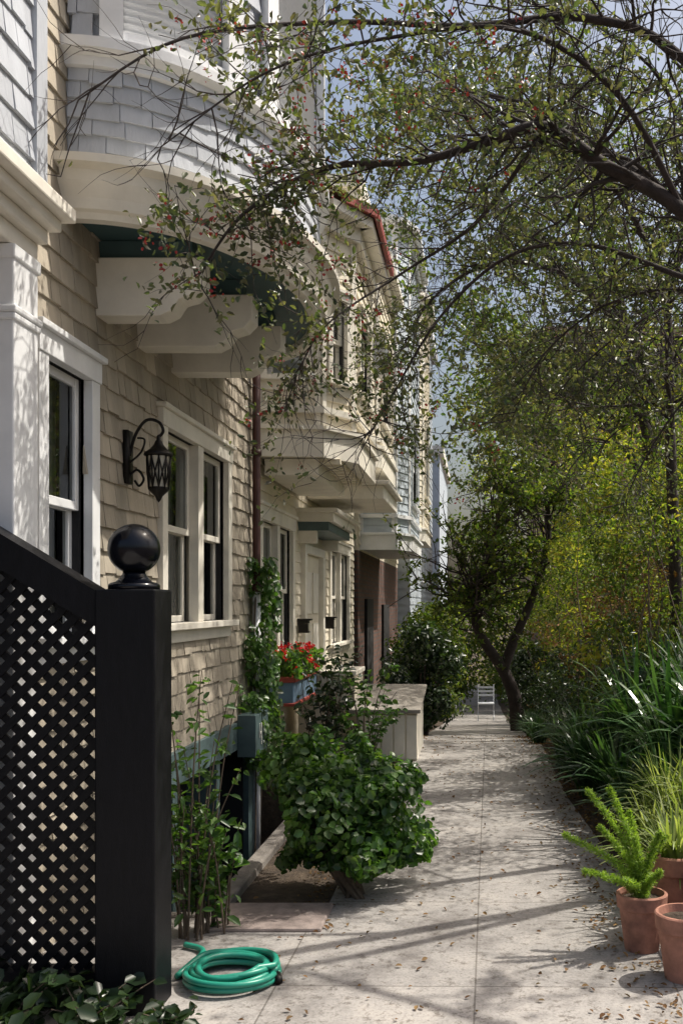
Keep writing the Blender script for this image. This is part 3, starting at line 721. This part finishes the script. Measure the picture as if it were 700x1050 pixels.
# ------------------------------------------------------------ trees
def tree(name,limbs,sub,leaf,mat,leafn=4,depth=1,L=.6,droop=-.04,lim=None,bark='bark_dark',kid=.8,thr=-.1,berries=0):
    global KID,THR
    KID=kid; THR=thr
    E=empty(name); mb=MB(); LP=[]
    for pts,r0,r1,start in limbs:
        sp=spline(pts,6); n=len(sp); rad=[r0+(r1-r0)*(i/(n-1))**.8 for i in range(n)]
        mb.tube(sp,rad,bark,8 if r0>.03 else 6)
        for i in range(1,n):
            if i/n<start: continue
            d=(sp[i]-sp[i-1]).normalized()
            for _ in range(int(sub)+(random.random()<sub-int(sub))):
                s=Vector(rng.normal(size=3)); cd=(d*.6+s*.6).normalized()
                grow(mb,LP,sp[i].copy(),cd,L*random.uniform(.6,1.2),max(rad[i]*.4,.004),depth,droop,leafn,bark,lim)
    mb.obj('trunk_and_branches',E,smooth=True); leaf_obj('crown',LP,leaf,mat,E,aspect=.5); print(name,len(LP))
    if berries:
        A=np.array(LP); A=A[A[:,0]<.3]; A=A[rng.integers(0,len(A),berries)]; A=np.repeat(A,6,axis=0)+rng.normal(size=(berries*6,3))*.018; leaf_obj('berries',A,.014,'berry_red',E,aspect=1.2)
    return E
def lim1(p): 
    if p.x<-2.15: return False
    if p.y>4.5 and p.z>3.3 and p.y<8.2 and p.x<-.85 : return ((p.x+2)/1.2)**2+((p.y-6.2)/1.75)**2>1
    return p.x>-1.85 or p.y<3.7 and p.y>2.0
limbs=[
 ([(2.5,6.2,.3),(2.45,6.1,1.6),(2.1,5.8,2.6),(1.6,5.5,3.3),(1.09,5.2,3.7),(.65,5.0,3.85),(.34,4.9,4.0),(.05,4.9,3.93),(-.3,4.9,3.83),(-.75,4.8,3.75),(-1.1,4.6,3.45),(-1.3,4.5,3.1)],.07,.004,.38),
 ([(1.6,5.5,3.3),(1.15,5.5,3.45),(.62,5.6,3.67),(.17,5.6,3.6),(-.22,5.6,3.25),(-.5,5.5,2.75),(-.62,5.4,2.5)],.022,.003,.2),
 ([(2.1,5.8,2.6),(1.7,5.3,3.8),(1.05,5,4.4),(.55,4.9,4.55),(-.05,4.8,4.45),(-.67,4.6,4.35),(-1.3,4.3,4.1),(-1.7,4.15,3.75)],.04,.003,.28),
 ([(1.09,5.2,3.7),(.7,4.8,4.1),(.2,4.5,4.25),(-.4,4.3,4.1),(-.9,4.2,3.9),(-1.3,4.1,3.55)],.02,.003,.15),
 ([(.34,4.9,4.0),(.0,5.2,3.65),(-.4,5.4,3.45),(-.8,5.2,3.1),(-.95,5.1,2.8)],.014,.003,.1)]
tree('overhanging_tree',limbs,1.45,.038,'leaf_canopy',3,1,.52,-.03,lim=lim1,kid=.8,thr=.05,berries=200)
limbs=[
 ([(2.7,7.0,.4),(2.5,6.8,2.2),(1.9,6.4,3.4),(1.3,6.2,4.1),(.8,6.4,4.6),(.3,6.6,5.0),(-.3,6.6,5.1)],.07,.004,.35),
 ([(1.9,6.4,3.4),(1.5,6.3,3.7),(1.3,6.9,3.7),(.9,7.3,3.5),(.5,7.4,3.1)],.022,.003,.2),
 ([(1.9,6.4,3.4),(1.3,5.9,3.5),(.8,5.8,3.4),(.4,5.8,3.1),(.2,5.8,2.7)],.014,.003,.2),
 ([(1.9,6.4,3.4),(1.6,6.2,4.3),(1.3,6.2,5.0),(.8,6.2,5.4)],.03,.003,.1),
 ([(1.3,6.2,4.1),(.9,5.9,4.3),(.5,5.8,4.2),(.1,5.8,3.9)],.02,.003,.1),
 ([(1.9,6.4,3.4),(1.5,6.6,3.1),(1.2,6.7,2.7),(1.0,6.7,2.3)],.014,.003,.1),
 ([(2.5,6.8,2.2),(2.0,7.0,3.0),(1.5,7.2,3.4),(1.1,7.4,4.4)],.02,.003,.2)]
tree('overhanging_tree',limbs,1.5,.04,'leaf_canopy',3,1,.6,-.03,kid=.85,thr=0)
limbs=[
 ([(1.9,9.2,.4),(1.82,9.0,1.8),(1.75,8.9,3.2),(1.7,8.9,4.4),(1.3,9,5.4),(.7,9.1,6.1),(.1,9.2,6.4)],.075,.01,.35),
 ([(1.75,8.9,3.2),(1.3,8.6,4.0),(.7,8.5,4.5),(.1,8.6,4.6),(-.4,8.6,4.3),(-.7,8.6,3.8)],.04,.005,.15),
 ([(1.7,8.9,4.4),(1.9,8.5,5.2),(1.5,8,5.9),(.9,7.7,6.2)],.04,.006,.2),
 ([(1.75,8.9,3.2),(1.5,9.3,3.8),(1.0,9.6,4.1),(.5,9.6,4.0),(.2,9.6,3.6)],.03,.005,.2),
 ([(1.75,8.9,3.2),(1.6,8.4,3.6),(1.2,8.1,3.7),(.8,8.0,3.3)],.03,.005,.2),
 ([(1.3,9,5.4),(.6,8.6,5.6),(-.1,8.3,5.6),(-.7,8.2,5.3)],.03,.005,.1)]
tree('garden_tree',limbs,2.1,.048,'leaf_canopy',4,1,.8,-.02,kid=1.1,thr=-.3)
limbs=[
 ([(2.6,13.2,.8),(2.4,13,3),(2.0,12.9,5),(1.6,12.8,7),(1.2,12.7,8.6)],.12,.02,.35),
 ([(2.0,12.9,5),(1.2,12.6,6),(.4,12.5,6.6),(-.5,12.5,6.8)],.05,.01,.15),
 ([(1.6,12.8,7),(.8,12.6,7.8),(0,12.5,8.2),(-.7,12.4,8.0)],.05,.01,.1),
 ([(2.4,13,3),(1.6,12.6,4),(.9,12.4,4.7),(.2,12.3,5)],.05,.01,.2),
 ([(2.0,12.9,5),(2.6,12.4,6.2),(2.7,12.2,7.4)],.05,.01,.1)]
tree('garden_tree',limbs,2.5,.068,'leaf_hedge',4,1,1.2,-.02,kid=1.2,thr=-.5)
limbs=[
 ([(.68,16.5,-.6),(.62,16.5,.0),(.42,16.45,.5),(.12,16.3,.95),(-.05,16.25,1.35),(.02,16.2,1.9),(.3,16,2.8),(.4,16,3.6)],.14,.03,.55),
 ([(.42,16.45,.5),(.65,16.5,1.1),(.95,16.6,1.8),(1.2,16.6,2.8),(1.0,16.5,4.2),(.5,16.3,5.4),(-.2,16,6)],.10,.01,.35)]
tree('leaning_tree',limbs,2.6,.08,'leaf_hedge',5,1,1.2,-.02,kid=1.2,thr=-.6)
limbs=[
 ([(3.6,3.6,.6),(3.5,3.4,2.2),(3.2,3.4,3.6),(2.7,3.8,4.6),(2.0,4.4,5.2)],.12,.01,.4),
 ([(3.4,3.4,3.0),(2.9,3.4,4.0),(2.4,3.2,4.8),(1.8,3.0,5.2)],.06,.006,.2),
 ([(3.2,3.4,3.6),(3.0,4.6,4.6),(2.6,5.4,5.4),(2.0,6,5.8)],.06,.006,.2)]
tree('garden_tree',limbs,1.2,.06,'leaf_canopy',4,1,.75,-.02,kid=.9,thr=.7)  # out-of-view tree, added to dapple the foreground path

# leaf litter
n=3000
xx=np.concatenate([rng.normal(.78,.15,1800),rng.uniform(-1.2,.9,600),rng.normal(-.85,.08,600)]); yy=rng.uniform(3.2,14,n)
P=np.stack([xx,yy,np.array([gz(a,b) for a,b in zip(xx,yy)])+.022],axis=1)
k=~((xx<-.75)&(yy<5.1)&(rng.random(n)<.7)); leaf_obj('leaf_litter',P[k],.026,'leaf_dry',None,N=np.tile([0,0,1.],(k.sum(),1)),spread=.3,aspect=.6)

# ------------------------------------------------------------ light, world, camera
S=Vector((.50,.20,.84)).normalized()
sun=bpy.data.lights.new('sun','SUN'); sun.energy=5; sun.angle=R(.5); sun.color=(1,.94,.84)
so=bpy.data.objects.new('sun',sun); scene.collection.objects.link(so); so.rotation_euler=S.to_track_quat('Z','Y').to_euler()
w=bpy.data.worlds.new('World'); scene.world=w; w.use_nodes=True; nt=w.node_tree
sk=nt.nodes.new('ShaderNodeTexSky'); sk.sky_type='NISHITA'; sk.sun_disc=False; sk.sun_elevation=math.asin(S.z); sk.sun_rotation=math.atan2(S.x,S.y); sk.air_density=1.2; sk.dust_density=7
nt.links.new(sk.outputs[0],nt.nodes['Background'].inputs[0]); nt.nodes['Background'].inputs[1].default_value=.15
cam=bpy.data.cameras.new('camera'); co=bpy.data.objects.new('camera',cam); scene.collection.objects.link(co); scene.camera=co
co.location=(0,0,1.6); co.rotation_euler=(R(90),0,0); cam.sensor_fit='HORIZONTAL'; cam.sensor_width=36; cam.lens=36*1000/700
cam.shift_x=-.2; cam.shift_y=95/700; cam.clip_end=2000; cam.clip_start=.05
scene.view_settings.view_transform='Standard'; scene.view_settings.look='None'; scene.view_settings.exposure=0
